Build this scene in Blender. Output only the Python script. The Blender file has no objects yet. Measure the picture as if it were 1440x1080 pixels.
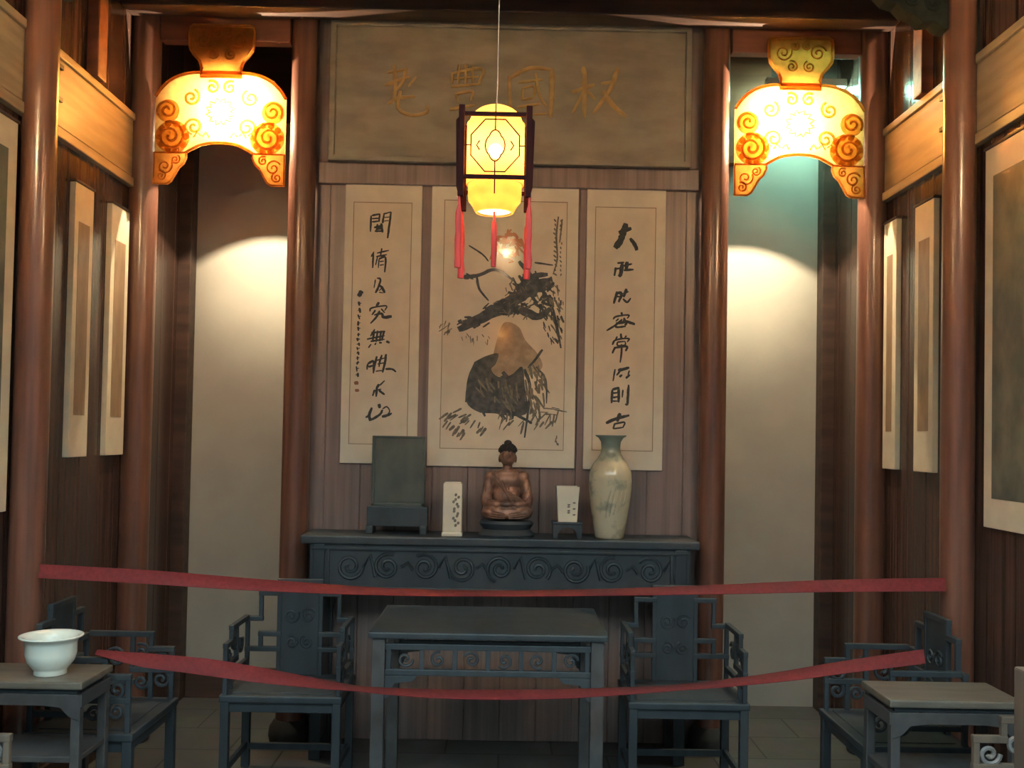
import bpy, bmesh, math, random
from math import sin, cos, pi, radians, sqrt
from mathutils import Vector, Matrix, noise
random.seed(7)
scene = bpy.context.scene
COL = scene.collection

# ------------------------------------------------------------------ camera
F, W, H = 1400.0, 1440.0, 1080.0
EYE = 1.78
PITCH, YAW, ROLL = radians(1.5), radians(0.41), radians(1.06)
SHIFT_PX = 35.3
cam_d = bpy.data.cameras.new('camera')
cam_d.sensor_fit = 'HORIZONTAL'; cam_d.sensor_width = 36.0
cam_d.lens = F / W * 36.0
cam_d.shift_y = SHIFT_PX / W
cam_d.clip_start = 0.02; cam_d.clip_end = 200
cam = bpy.data.objects.new('camera', cam_d); COL.objects.link(cam)
CM = (Matrix.Translation((0, 0, EYE)) @ Matrix.Rotation(-YAW, 4, 'Z') @ Matrix.Rotation(pi/2 + PITCH, 4, 'X')
      @ Matrix.Rotation(ROLL, 4, 'Z'))
cam.matrix_world = CM
scene.camera = cam
scene.cycles.sample_clamp_indirect = 60

def ray(px, py):
    v = Vector(((px - W/2)/F, -(py - H/2)/F + SHIFT_PX/F, -1.0))
    return CM.to_3x3() @ v
def P(px, py, D):                    # the point of the plane y = D seen at a pixel
    r = ray(px, py); t = D / r.y
    return Vector((r.x*t, D, EYE + r.z*t))

# ------------------------------------------------------------------ view
scene.view_settings.view_transform = 'Standard'
scene.view_settings.look = 'None'
scene.view_settings.gamma = 1.0
scene.view_settings.exposure = 0.0
scene.view_settings.use_curve_mapping = False

# ------------------------------------------------------------------ materials
def new_mat(name):
    m = bpy.data.materials.new(name); m.use_nodes = True
    return m, m.node_tree.nodes, m.node_tree.links, m.node_tree.nodes['Principled BSDF']

def mat(name, c, rough=.5, c2=None, scale=(6, 6, 6), detail=4, lo=.35, hi=.65, bump=0.0, metal=0.0, coat=0.0, spec=.5, coat_rough=.05):
    m, N, L, b = new_mat(name)
    b.inputs['Roughness'].default_value = rough
    b.inputs['Metallic'].default_value = metal
    b.inputs['Coat Weight'].default_value = coat
    b.inputs['Coat Roughness'].default_value = coat_rough
    b.inputs['Specular IOR Level'].default_value = spec
    c2 = c2 or tuple(x*.7 for x in c)
    tc = N.new('ShaderNodeTexCoord'); mp = N.new('ShaderNodeMapping'); mp.inputs['Scale'].default_value = scale
    nz = N.new('ShaderNodeTexNoise'); nz.inputs['Scale'].default_value = 1.0; nz.inputs['Detail'].default_value = detail
    cr = N.new('ShaderNodeValToRGB')
    cr.color_ramp.elements[0].position = lo; cr.color_ramp.elements[0].color = (*c2, 1)
    cr.color_ramp.elements[1].position = hi; cr.color_ramp.elements[1].color = (*c, 1)
    L.new(tc.outputs['Object'], mp.inputs['Vector']); L.new(mp.outputs['Vector'], nz.inputs['Vector'])
    L.new(nz.outputs['Fac'], cr.inputs['Fac']); L.new(cr.outputs['Color'], b.inputs['Base Color'])
    if bump:
        bp = N.new('ShaderNodeBump'); bp.inputs['Strength'].default_value = bump; bp.inputs['Distance'].default_value = .004
        L.new(nz.outputs['Fac'], bp.inputs['Height']); L.new(bp.outputs['Normal'], b.inputs['Normal'])
    return m

M = {}
M['column'] = mat('red_lacquered_wood', (.200, .088, .060), .30, (.125, .055, .040), (26, 26, 1.2), 5, bump=.15, coat=.3, coat_rough=.15)
M['wall_wood'] = mat('red_brown_wood', (.270, .195, .180), .38, (.185, .130, .122), (34, 34, 1.1), 6, bump=.25)
M['side_wood'] = mat('brown_side_wood', (.100, .055, .043), .20, (.058, .031, .026), (30, 30, 1.0), 6, bump=.3)
M['rail_wood'] = mat('amber_brown_wood', (.46, .36, .24), .45, (.33, .25, .16), (18, 1.6, 18), 5, bump=.3)
M['beam_wood'] = mat('dark_beam_wood', (.085, .045, .034), .55, (.045, .025, .02), (2, 18, 18), 5, bump=.3)
M['lintel_wood'] = mat('reddish_lintel_wood', (.250, .090, .050), .5, (.16, .055, .032), (1.5, 16, 16), 5, bump=.2)
M['ebony'] = mat('blackened_hardwood', (.044, .056, .068), .45, (.032, .041, .051), (14, 14, 3), 5, bump=.2)
M['blackwood'] = mat('dull_dark_hardwood', (.080, .078, .082), .42, (.055, .053, .056), (16, 5, 12), 5, bump=.2)
M['tabletop'] = mat('worn_tabletop_wood', (.160, .142, .118), .36, (.11, .095, .08), (5, 20, 20), 5, bump=.15)
M['plaster'] = mat('cream_plaster', (.39, .365, .33), .85, (.355, .33, .30), (3, 3, 3), 5, bump=.1)
M['base_stone'] = mat('dark_base_stone', (.06, .058, .055), .8, (.04, .04, .038), (9, 9, 9), 4)
M['yard'] = mat('grey_courtyard_plaster', (.16, .17, .18), .9, (.12, .13, .13), (2, 2, 2), 5)
M['ceiling'] = mat('ceiling_boards', (.060, .042, .034), .7, (.036, .026, .022), (20, 1.5, 4), 5)
M['amber_rim'] = mat('amber_carved_wood', (.62, .30, .10), .35, (.46, .2, .06), (30, 30, 30), 5, bump=.3)
M['mount'] = mat('cream_silk_mount', (.80, .72, .58), .55, (.74, .66, .53), (9, 9, 9), 4, coat=.42, coat_rough=.09)
M['paper'] = mat('aged_paper', (.80, .69, .54), .6, (.72, .61, .47), (7, 7, 7), 5, coat=.42, coat_rough=.09)
M['paper_line'] = mat('brown_border_line', (.38, .26, .16), .6)
M['brown_paper'] = mat('brown_scroll_paper', (.40, .27, .16), .5, (.30, .2, .12), (20, 20, 6), 5, coat=.2)
M['green_paper'] = mat('grey_green_painting', (.21, .205, .15), .45, (.10, .105, .085), (7, 7, 5), 6, coat=.25)
M['side_mount'] = mat('pale_side_mount', (.84, .74, .56), .5, (.76, .66, .5), (9, 9, 9), 4, coat=.2)
M['ink'] = mat('black_ink', (.062, .062, .062), .7, (.035, .036, .038), (60, 60, 60), 3, coat=.38)
M['ink_grey'] = mat('grey_ink_wash', (.24, .2, .15), .7, (.12, .11, .092), (40, 40, 40), 4, coat=.38)
M['ink_dark'] = mat('blue_black_ink_wash', (.105, .108, .105), .7, (.045, .05, .054), (28, 28, 28), 5, coat=.38)
M['ink_pale'] = mat('pale_brown_wash', (.46, .34, .23), .7, (.34, .25, .17), (30, 30, 30), 4, coat=.38)
M['reflection_tint'] = mat('orange_reflection_tint', (.62, .20, .09), .7, (.55, .28, .14), (30, 30, 30), 4, coat=.38)  # tint of the lantern reflection painted on the scroll
M['seal'] = mat('red_seal_ink', (.40, .16, .1), .7)
M['plaque'] = mat('aged_plaque_board', (.30, .255, .195), .5, (.21, .18, .14), (4, 10, 10), 5, bump=.2)
M['gold'] = mat('dull_gilt', (.48, .30, .12), .45, (.36, .22, .085), (20, 20, 20), 4, metal=.2)
M['ribbon'] = mat('red_cloth_ribbon', (.17, .016, .022), .8, (.125, .012, .016), (60, 60, 60), 3)
M['tassel'] = mat('red_silk_tassel', (.60, .04, .035), .6, (.4, .025, .025), (120, 120, 4), 3)
M['lantern_wood'] = mat('dark_red_lantern_wood', (.030, .006, .006), .8, (.02, .005, .005), (60, 60, 8), 4, spec=.1)
M['porcelain'] = mat('white_porcelain', (.88, .92, .86), .18, (.84, .88, .82), (9, 9, 9), 4, coat=.3)
M['pot_soil'] = mat('pot_soil', (.2, .19, .16), .9)
M['statue'] = mat('worn_gilt_bronze', (.34, .18, .125), .42, (.17, .09, .07), (24, 24, 14), 5, metal=.25, bump=.5)
M['statue_hair'] = mat('dark_statue_hair', (.05, .038, .034), .6, None, (40, 40, 40), 4, bump=.5)
M['green_stone'] = mat('dark_green_marble', (.100, .110, .095), .4, (.06, .07, .064), (9, 9, 5), 6)
M['bracket'] = mat('shaded_bracket_wood', (.022, .027, .023), .9, (.014, .018, .016), (20, 20, 20), 4, spec=.08)  # shadow on the brackets put into the wood colour
M['iron'] = mat('dark_iron', (.03, .026, .024), .5)
M['pale_wood'] = mat('pale_worn_wood', (.16, .125, .10), .42, (.11, .085, .07), (12, 12, 3), 5, bump=.2)
M['bone'] = mat('pale_carved_wood', (.24, .23, .23), .36, (.16, .15, .15), (16, 16, 16), 4)
M['tube_case'] = mat('white_enamel', (.7, .72, .72), .4)

def porcelain_vase():
    m, N, L, b = new_mat('celadon_vase_glaze')
    b.inputs['Roughness'].default_value = .16; b.inputs['Coat Weight'].default_value = .4
    tc = N.new('ShaderNodeTexCoord'); sp = N.new('ShaderNodeSeparateXYZ')
    L.new(tc.outputs['Object'], sp.inputs[0])
    cr = N.new('ShaderNodeValToRGB'); e = cr.color_ramp.elements
    mr = N.new('ShaderNodeMapRange'); mr.inputs['From Max'].default_value = .58
    L.new(sp.outputs['Z'], mr.inputs['Value']); L.new(mr.outputs['Result'], cr.inputs['Fac'])
    e[0].position = 0; e[0].color = (.52, .47, .35, 1)
    e[1].position = 1; e[1].color = (.20, .25, .22, 1)
    for p, c in ((.72, (.56, .50, .36)), (.82, (.40, .40, .29)), (.88, (.22, .27, .23))):
        k = e.new(p); k.color = (*c, 1)
    nz = N.new('ShaderNodeTexNoise'); nz.inputs['Scale'].default_value = 11; nz.inputs['Detail'].default_value = 6
    L.new(tc.outputs['Object'], nz.inputs['Vector'])
    c2 = N.new('ShaderNodeValToRGB'); c2.color_ramp.elements[0].position = .54; c2.color_ramp.elements[1].position = .66
    L.new(nz.outputs['Fac'], c2.inputs['Fac'])
    mu = N.new('ShaderNodeMath'); mu.operation = 'MULTIPLY'; mu.inputs[1].default_value = .65
    L.new(c2.outputs['Color'], mu.inputs[0])
    mx = N.new('ShaderNodeMix'); mx.data_type = 'RGBA'
    L.new(mu.outputs[0], mx.inputs['Factor']); L.new(cr.outputs['Color'], mx.inputs['A'])
    mx.inputs['B'].default_value = (.19, .22, .19, 1)
    L.new(mx.outputs['Result'], b.inputs['Base Color'])
    return m
M['vase'] = porcelain_vase()

def translucent(name, trans, diff, transparent=0.0, tint=(1, 1, 1), nscale=20, mixf=.5):
    m, N, L, b = new_mat(name)
    out = N['Material Output']
    nz = N.new('ShaderNodeTexNoise'); nz.inputs['Scale'].default_value = nscale; nz.inputs['Detail'].default_value = 4
    tc = N.new('ShaderNodeTexCoord'); L.new(tc.outputs['Object'], nz.inputs['Vector'])
    cr = N.new('ShaderNodeValToRGB'); cr.color_ramp.elements[0].position = .3; cr.color_ramp.elements[1].position = .7
    cr.color_ramp.elements[0].color = (*[x*.75 for x in trans], 1); cr.color_ramp.elements[1].color = (*trans, 1)
    L.new(nz.outputs['Fac'], cr.inputs['Fac'])
    t = N.new('ShaderNodeBsdfTranslucent'); L.new(cr.outputs['Color'], t.inputs['Color'])
    b.inputs['Base Color'].default_value = (*diff, 1); b.inputs['Roughness'].default_value = .5; b.inputs['Specular IOR Level'].default_value = .3
    ad = N.new('ShaderNodeMixShader'); ad.inputs[0].default_value = mixf
    L.new(t.outputs[0], ad.inputs[1]); L.new(b.outputs[0], ad.inputs[2])
    last = ad
    if transparent:
        tp = N.new('ShaderNodeBsdfTransparent'); tp.inputs['Color'].default_value = (*tint, 1)
        mx = N.new('ShaderNodeMixShader'); mx.inputs[0].default_value = transparent
        L.new(ad.outputs[0], mx.inputs[1]); L.new(tp.outputs[0], mx.inputs[2]); last = mx
    L.new(last.outputs[0], out.inputs['Surface'])
    return m
M['amber'] = translucent('amber_carved_panel', (.95, .69, .37), (.22, .09, .03), nscale=30, mixf=.06)
M['amber_deep'] = translucent('deep_amber_carved_wood', (.90, .54, .22), (.34, .15, .05), nscale=30, mixf=.12)
M['silk_pale'] = translucent('pale_lantern_silk', (1.0, .74, .44), (.6, .4, .2), .10, (1, .85, .6))
M['silk'] = translucent('orange_lantern_silk', (1.0, .42, .09), (.5, .14, .03), .10, (1, .7, .3))

M['lit_opening'] = translucent('lit_opening_white', (1, .92, .8), (.8, .8, .75), mixf=.1)
def emitter(name, c, s):
    m, N, L, b = new_mat(name)
    b.inputs['Base Color'].default_value = (*c, 1)
    b.inputs['Emission Color'].default_value = (*c, 1); b.inputs['Emission Strength'].default_value = s
    return m
def clear_bulb(name, c, e):
    m, N, L, b = new_mat(name)
    em = N.new('ShaderNodeEmission'); em.inputs['Color'].default_value = (*c, 1); em.inputs['Strength'].default_value = e
    tp = N.new('ShaderNodeBsdfTransparent'); ad = N.new('ShaderNodeAddShader')
    L.new(em.outputs[0], ad.inputs[0]); L.new(tp.outputs[0], ad.inputs[1]); L.new(ad.outputs[0], N['Material Output'].inputs['Surface'])
    return m
M['bulb'] = clear_bulb('glowing_clear_bulb', (1, .78, .42), 30)
M['tube'] = emitter('fluorescent_tube', (.42, 1.0, .76), 215)

def floor_mat():
    m, N, L, b = new_mat('worn_stone_slabs')
    b.inputs['Roughness'].default_value = .5
    tc = N.new('ShaderNodeTexCoord'); br = N.new('ShaderNodeTexBrick')
    br.inputs['Scale'].default_value = 1.0; br.inputs['Brick Width'].default_value = .6; br.inputs['Row Height'].default_value = .4
    br.inputs['Mortar Size'].default_value = .006
    br.inputs['Color1'].default_value = (.105, .102, .096, 1); br.inputs['Color2'].default_value = (.085, .082, .077, 1); br.inputs['Mortar'].default_value = (.03, .028, .025, 1)
    L.new(tc.outputs['Object'], br.inputs['Vector'])
    nz = N.new('ShaderNodeTexNoise'); nz.inputs['Scale'].default_value = 7; nz.inputs['Detail'].default_value = 6
    L.new(tc.outputs['Object'], nz.inputs['Vector'])
    mx = N.new('ShaderNodeMix'); mx.data_type = 'RGBA'; mx.blend_type = 'OVERLAY'; mx.inputs['Factor'].default_value = .5
    L.new(br.outputs['Color'], mx.inputs['A']); L.new(nz.outputs['Color'], mx.inputs['B'])
    hs = N.new('ShaderNodeHueSaturation'); hs.inputs['Saturation'].default_value = .6
    L.new(mx.outputs['Result'], hs.inputs['Color']); L.new(hs.outputs['Color'], b.inputs['Base Color'])
    return m
M['floor'] = floor_mat()

# ------------------------------------------------------------------ mesh building
class MB:
    def __init__(s): s.bm = bmesh.new()
    def _merge(s, t, mtx=None):
        if mtx is not None: bmesh.ops.transform(t, matrix=mtx, verts=t.verts)
        me = bpy.data.meshes.new('tmp'); t.to_mesh(me); t.free(); s.bm.from_mesh(me); bpy.data.meshes.remove(me)
        return s
    def box(s, x0, x1, y0, y1, z0, z1, bev=.004, mtx=None):
        t = bmesh.new(); bmesh.ops.create_cube(t, size=1)
        for v in t.verts:
            v.co = Vector(((x0+x1)/2 + v.co.x*(x1-x0), (y0+y1)/2 + v.co.y*(y1-y0), (z0+z1)/2 + v.co.z*(z1-z0)))
        if bev: bmesh.ops.bevel(t, geom=t.edges[:], offset=min(bev, .3*min(abs(x1-x0), abs(y1-y0), abs(z1-z0))), segments=2, affect='EDGES', profile=.6)
        return s._merge(t, mtx)
    def prism(s, pts, d0, d1, bev=0, plane='xz', mtx=None):
        t = bmesh.new(); A = []; B = []
        f = (lambda a, b, d: (a, d, b)) if plane == 'xz' else (lambda a, b, d: (d, a, b)) if plane == 'yz' else (lambda a, b, d: (a, b, d))
        for a, b in pts: A.append(t.verts.new(f(a, b, d0))); B.append(t.verts.new(f(a, b, d1)))
        n = len(pts); t.faces.new(A); t.faces.new(B[::-1])
        for i in range(n): t.faces.new((A[i], B[i], B[(i+1) % n], A[(i+1) % n]))
        bmesh.ops.recalc_face_normals(t, faces=t.faces[:])
        if bev:
            e = [x for x in t.edges if (x.verts[0] in A and x.verts[1] in A) or (x.verts[0] in B and x.verts[1] in B)]
            bmesh.ops.bevel(t, geom=e, offset=bev, segments=2, affect='EDGES', profile=.6)
        return s._merge(t, mtx)
    def lathe(s, prof, n=40, c=(0, 0, 0), sx=1, sy=1, mtx=None):
        t = bmesh.new(); rings = []
        for r, z in prof:
            if r < 1e-6: rings.append([t.verts.new((c[0], c[1], c[2]+z))])
            else: rings.append([t.verts.new((c[0]+r*sx*cos(2*pi*i/n), c[1]+r*sy*sin(2*pi*i/n), c[2]+z)) for i in range(n)])
        for a, b in zip(rings, rings[1:]):
            for i in range(n):
                j = (i+1) % n
                if len(a) == 1 and len(b) == 1: continue
                if len(a) == 1: t.faces.new((a[0], b[i], b[j]))
                elif len(b) == 1: t.faces.new((a[i], a[j], b[0]))
                else: t.faces.new((a[i], a[j], b[j], b[i]))
        bmesh.ops.recalc_face_normals(t, faces=t.faces[:])
        return s._merge(t, mtx)
    def tube(s, pts, r, n=8, closed=False, cap=True):
        t = bmesh.new(); pts = [Vector(p) for p in pts]; m = len(pts); rings = []; up = None
        rr = r if isinstance(r, (list, tuple)) else [r]*m
        for i, p in enumerate(pts):
            if closed: d = pts[(i+1) % m]-pts[i-1]
            else: d = pts[min(i+1, m-1)]-pts[max(i-1, 0)]
            if d.length < 1e-9: d = Vector((0, 0, 1))
            d.normalize()
            if up is None: up = d.orthogonal().normalized()
            up = up - d*up.dot(d)
            if up.length < 1e-6: up = d.orthogonal()
            up.normalize(); q = d.cross(up)
            rings.append([t.verts.new(p + (up*cos(2*pi*k/n) + q*sin(2*pi*k/n))*rr[i]) for k in range(n)])
        for i in range(m if closed else m-1):
            a, b = rings[i], rings[(i+1) % m]
            for k in range(n): t.faces.new((a[k], a[(k+1) % n], b[(k+1) % n], b[k]))
        if cap and not closed: t.faces.new(rings[0][::-1]); t.faces.new(rings[-1])
        bmesh.ops.recalc_face_normals(t, faces=t.faces[:])
        return s._merge(t)
    def ball(s, c, r, sub=2, sc=(1, 1, 1), rot=None):
        t = bmesh.new(); bmesh.ops.create_icosphere(t, subdivisions=sub, radius=1)
        m = Matrix.Translation(c) @ (rot.to_4x4() if rot else Matrix()) @ Matrix.Diagonal((r*sc[0], r*sc[1], r*sc[2], 1))
        return s._merge(t, m)
    def grid(s, rows, thick=None):
        vs = [[s.bm.verts.new(p) for p in r] for r in rows]
        for a, b in zip(vs, vs[1:]):
            for i in range(len(a)-1): s.bm.faces.new((a[i], a[i+1], b[i+1], b[i]))
        return s
    def build(s, name, m, parent=None, smooth=False, loc=(0, 0, 0), rz=0):
        me = bpy.data.meshes.new(name); s.bm.to_mesh(me); s.bm.free()
        me.materials.append(m)
        if smooth:
            for p in me.polygons: p.use_smooth = True
            if smooth != 'all':
                try: me.set_sharp_from_angle(angle=radians(40))
                except Exception: pass
        o = bpy.data.objects.new(name, me); COL.objects.link(o)
        o.location = loc; o.rotation_euler = (0, 0, rz)
        if parent: o.parent = parent
        return o

def struct(o): o['kind'] = 'structure'; return o
def tag(o, label, cat, group=None):
    o['label'] = label; o['category'] = cat
    if group: o['group'] = group
    return o
def thing(name, label, cat, loc=(0, 0, 0), rz=0, group=None):
    o = bpy.data.objects.new(name, None); COL.objects.link(o); o.empty_display_size = .1
    o.location = loc; o.rotation_euler = (0, 0, rz)
    return tag(o, label, cat, group)
def copy_thing(o, loc, rz, label, scale=None):
    c = o.copy(); COL.objects.link(c); c.location = loc; c.rotation_euler = (0, 0, rz); c['label'] = label
    if scale: c.scale = scale
    for ch in o.children:
        k = ch.copy(); COL.objects.link(k); k.parent = c
        for g in ch.children:
            h = g.copy(); COL.objects.link(h); h.parent = k
    return c
def light(name, loc, color, power, radius, parent=None):
    d = bpy.data.lights.new(name, 'POINT'); d.color = color; d.energy = power; d.shadow_soft_size = radius
    o = bpy.data.objects.new(name, d); COL.objects.link(o); o.location = loc
    if parent: o.parent = parent
    return o

def spiral(cx, cz, r, turns, y, a0=0, n=26, s=1):
    return [(cx + r*(1-.85*i/n)*cos(a0+s*turns*2*pi*i/n), y, cz + r*(1-.85*i/n)*sin(a0+s*turns*2*pi*i/n)) for i in range(n+1)]
def smooth_line(pts, k=6):
    if len(pts) < 3: 
        a, b = Vector(pts[0]), Vector(pts[-1]); return [a.lerp(b, i/k) for i in range(k+1)]
    p = [Vector(q) for q in pts]; p = [p[0]*2-p[1]] + p + [p[-1]*2-p[-2]]; out = []
    for i in range(1, len(p)-2):
        for j in range(k):
            t = j/k; out.append(.5*((2*p[i]) + (p[i+1]-p[i-1])*t + (2*p[i-1]-5*p[i]+4*p[i+1]-p[i+2])*t*t + (3*p[i]-p[i-1]-3*p[i+1]+p[i+2])*t**3))
    out.append(p[-2]); return out

# ------------------------------------------------------------------ distances of the place (metres)
WX = 2.18            # half the width of the hall
SCR = 5.84           # face of the wooden screen wall behind the altar
BACK = 6.70          # white wall of the passage behind
COLX, SIDEX, COLY = 1.20, 2.12, 5.75
NEARX, NEARY = 2.10, 4.60

# ------------------------------------------------------------------ setting
struct(MB().box(-4.6, 4.6, -4.6, 7.0, -.12, 0, 0).build('floor', M['floor']))
b = MB()
n = 12; w = 2*1.26/n
for i in range(n): b.box(-1.26+i*w, -1.26+(i+1)*w, SCR, SCR+.05, 0, 4.5, .006)
struct(b.build('wall_screen', M['wall_wood']))
struct(MB().box(-2.5, 2.5, BACK, BACK+.12, 0, 4.7, 0).build('wall_back', M['plaster']))
struct(MB().box(-2.5, 2.5, BACK-.03, BACK, 3.86, 4.7, .004).build('trim_1', M['beam_wood']))
for s, nm in ((-1, 'left'), (1, 'right')):
    b = MB(); y = 2.6
    while y < BACK-.01:
        y1 = min(y+.23, BACK); b.box(min(s*WX, s*(WX+.08)), max(s*WX, s*(WX+.08)), y, y1, 0, 4.7, .006); y = y1
    struct(b.build('wall_'+nm, M['side_wood']))
    lo, hi = sorted((s*(WX-.02), s*(WX+.01)))
    b = MB().box(lo, hi, 2.62, COLY-.06, 3.22, 3.54, .006)
    lo2, hi2 = sorted((s*(WX-.035), s*(WX+.01)))
    b.box(lo2, hi2, 2.62, COLY-.06, 3.54, 3.58, .006).box(lo2, hi2, 2.62, COLY-.06, 3.16, 3.21, .006)
    struct(b.build('trim_2' if s < 0 else 'trim_3', M['rail_wood']))
    lo, hi = sorted((s*(WX-.06), s*(WX+.01)))
    struct(MB().box(lo, hi, 5.08, 5.19, 3.585, 4.7, .006).build('trim_4' if s < 0 else 'trim_5', M['lintel_wood']))
    lo, hi = sorted((s*2.096, s*(WX+.01)))
    struct(MB().box(lo, hi, BACK-.12, BACK, 0, 4.6, .006).build('trim_6' if s < 0 else 'trim_7', M['beam_wood']))
    lo, hi = sorted((s*1.283, s*2.035))
    struct(MB().box(lo, hi, COLY-.03, COLY+.05, 4.03, 4.5, .006).build('trim_8' if s < 0 else 'trim_9', M['lintel_wood']))
    lo, hi = sorted((s*(WX-.02), s*(WX+.01)))
    struct(MB().box(lo, hi, 2.62, 5.66, 0, .16, .006).build('baseboard_'+nm, M['beam_wood']))
struct(MB().box(-2.09, -1.0, BACK-.03, BACK, 0, .2, .006).build('baseboard_back', M['beam_wood']))
# upper boards seen through the right bay
struct(MB().prism([(1.30, 4.4), (1.30, 3.62), (1.56, 3.62), (1.74, 4.06), (1.74, 4.4)], BACK-.12, BACK-.035, .004).build('trim_10', M['lintel_wood']))
# roof beams and roof
struct(MB().box(-WX, WX, 5.50, 5.66, 4.14, 4.5, .01).build('trim_11', M['beam_wood']))
struct(MB().box(-WX, WX, NEARY-.23, NEARY+.09, 3.90, 4.28, .02).build('trim_12', M['beam_wood']))
struct(MB().box(-1.118, 1.118, SCR-.045, SCR, 3.235, 3.36, .006).build('trim_13', M['wall_wood']))
struct(MB().prism([(2.2, 3.42), (4.3, 4.68), (7.0, 4.68), (7.0, 4.78), (4.28, 4.78), (2.2, 3.52)], -4.6, 4.6, 0, 'yz').build('ceiling', M['ceiling']))  # front eave shaped low to hold sky light off the scrolls
# courtyard around the viewer; wall height chosen to limit sky light indoors
struct(MB().box(-4.6, 4.6, -4.7, -4.6, 0, 5.6, 0).build('wall_front', M['yard']))
for s, nm in ((-1, 'courtyard_left'), (1, 'courtyard_right')):
    lo, hi = sorted((s*4.6, s*4.7))
    struct(MB().box(lo, hi, -4.6, 7.0, 0, 5.6, 0).build('wall_'+nm, M['yard']))
    lo, hi = sorted((s*2.27, s*4.6))
    struct(MB().box(lo, hi, 2.6, 2.7, 0, 5.6, 0).build('wall_facade_'+nm[10:], M['yard']))

# columns
def column(x, y, r, h, label):
    prof = [(r*1.5, 0), (r*1.6, .05), (r*1.55, .12), (r*1.15, .16), (r*1.02, .17), (r, .2), (r, h*.5), (r*.96, h)]
    t = thing('wooden_column', label, 'column', (x, y, 0), 0, 'round red columns')
    MB().lathe([(r*1.02, .14), (r, .3), (r, h*.5), (r*.97, h)], 40).build('shaft', M['column'], t, True)
    MB().lathe([(0, 0), (r*1.35, 0), (r*1.5, .05), (r*1.42, .1), (r*1.08, .14), (0, .14)], 40).build('base', M['base_stone'], t, True)
    return t
column(-COLX, COLY, .078, 4.5, 'red lacquered column at the left end of the altar wall')
column(COLX, COLY, .078, 4.5, 'red lacquered column at the right end of the altar wall')
column(-SIDEX, COLY, .085, 4.5, 'red column against left side wall, carrying the amber carved lamp')
column(SIDEX, COLY, .085, 4.5, 'red column against right side wall, carrying the amber carved lamp')
for s, w in ((-1, 'left'), (1, 'right')):
    t = column(s*NEARX, NEARY if s > 0 else NEARY-.17, .075, 3.9, 'near dark column on the %s wall where the upper red ribbon is tied' % w)
    for z in (3.29, 3.44):
        o = MB().box(-.008, .008, .05, .16, z-.011, z+.011, .003).build('peg', M['iron'], t); o.location = (-s*.02, 0, 0)

# carved brackets under the cross beam
for s, w in ((-1, 'left'), (1, 'right')):
    t = thing('carved_bracket', 'dark carved bracket under the roof beam at the %s near column' % w, 'bracket', (s*(NEARX-.075), NEARY if s > 0 else NEARY-.17, 3.9))
    pts = [(0, 0), (0, -.20), (.03, -.195), (.07, -.165), (.12, -.172), (.16, -.135), (.20, -.125), (.24, -.085), (.29, -.07), (.33, -.03), (.34, 0)]
    pts = [(-s*a, c) for a, c in pts]
    MB().prism(pts, -.05, .05, .006).build('board', M['bracket'], t)
    b = MB()
    for cx, cz, r in ((.07, -.08, .055), (.17, -.065, .042), (.25, -.035, .025)):
        b.tube(spiral(-s*cx, cz, r, 1.6, -.052), .009, 6)
    b.build('carving', M['bracket'], t, True)

# ------------------------------------------------------------------ name board over the altar
DB = 5.74
def ink_strokes(mb, strokes, D, mapf=None, thick=0.0, jit=.15):
    D0 = D
    for si, st in enumerate(strokes):
        D = D0 - (si % 70)*1.5e-5
        pts, wd = st[0], st[1]; w1 = st[2] if len(st) > 2 else wd*.75
        sm = smooth_line([(p[0], p[1], 0) for p in pts], 5)
        n = len(sm); rows = []
        for i, p in enumerate(sm):
            d = sm[min(i+1, n-1)] - sm[max(i-1, 0)]
            if d.length < 1e-6: d = Vector((0, 1, 0))
            d.normalize(); q = Vector((-d.y, d.x, 0)); t = i/(n-1)
            w = (wd + (w1-wd)*t)*.5*(.55 + .45*min(1, 5*t+.2)*min(1, 5*(1-t)+.3))
            a = p + q*w*(1+random.uniform(-jit, jit)); c = p - q*w*(1+random.uniform(-jit, jit))
            rows.append((P(a.x, a.y, D), P(c.x, c.y, D)))
        if thick:
            rows = [(a, Vector((a.x, a.y-thick, a.z)).lerp(Vector((c.x, c.y-thick, c.z)), .2), Vector((a.x, a.y-thick, a.z)).lerp(Vector((c.x, c.y-thick, c.z)), .8), c) for a, c in rows]
        mb.grid(rows)
def pin(o, root):            # part modelled in place, hung under a root that stands elsewhere
    o.parent = root; o.matrix_parent_inverse = Matrix.Translation(root.location).inverted()
    return o
tl, br = P(458, 27, DB), P(955, 230, DB)
X0, X1 = -1.108, 1.02
t = thing('name_board', 'wide dark name board with faded gilt characters above the altar scrolls', 'name board', (0, DB, 3.37))
X0, X1, Z0, Z1 = -1.02, 1.02, 3.37, 4.16
pin(MB().box(X0, X1, DB, DB+.03, Z0, Z1, .004).build('board', M['plaque']), t)
b = MB(); f = .045
b.box(X0-.01, X1+.01, DB-.02, DB+.03, Z1-.02, Z1+f, .006).box(X0-.01, X1+.01, DB-.02, DB+.03, Z0-.02, Z0+.012, .005)
b.box(X0-.03, X0+.004, DB-.02, DB+.03, Z0-.02, Z1+f, .006).box(X1-.004, X1+.03, DB-.02, DB+.03, Z0-.02, Z1+f, .006)
pin(b.build('frame', M['plaque']), t)
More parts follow.
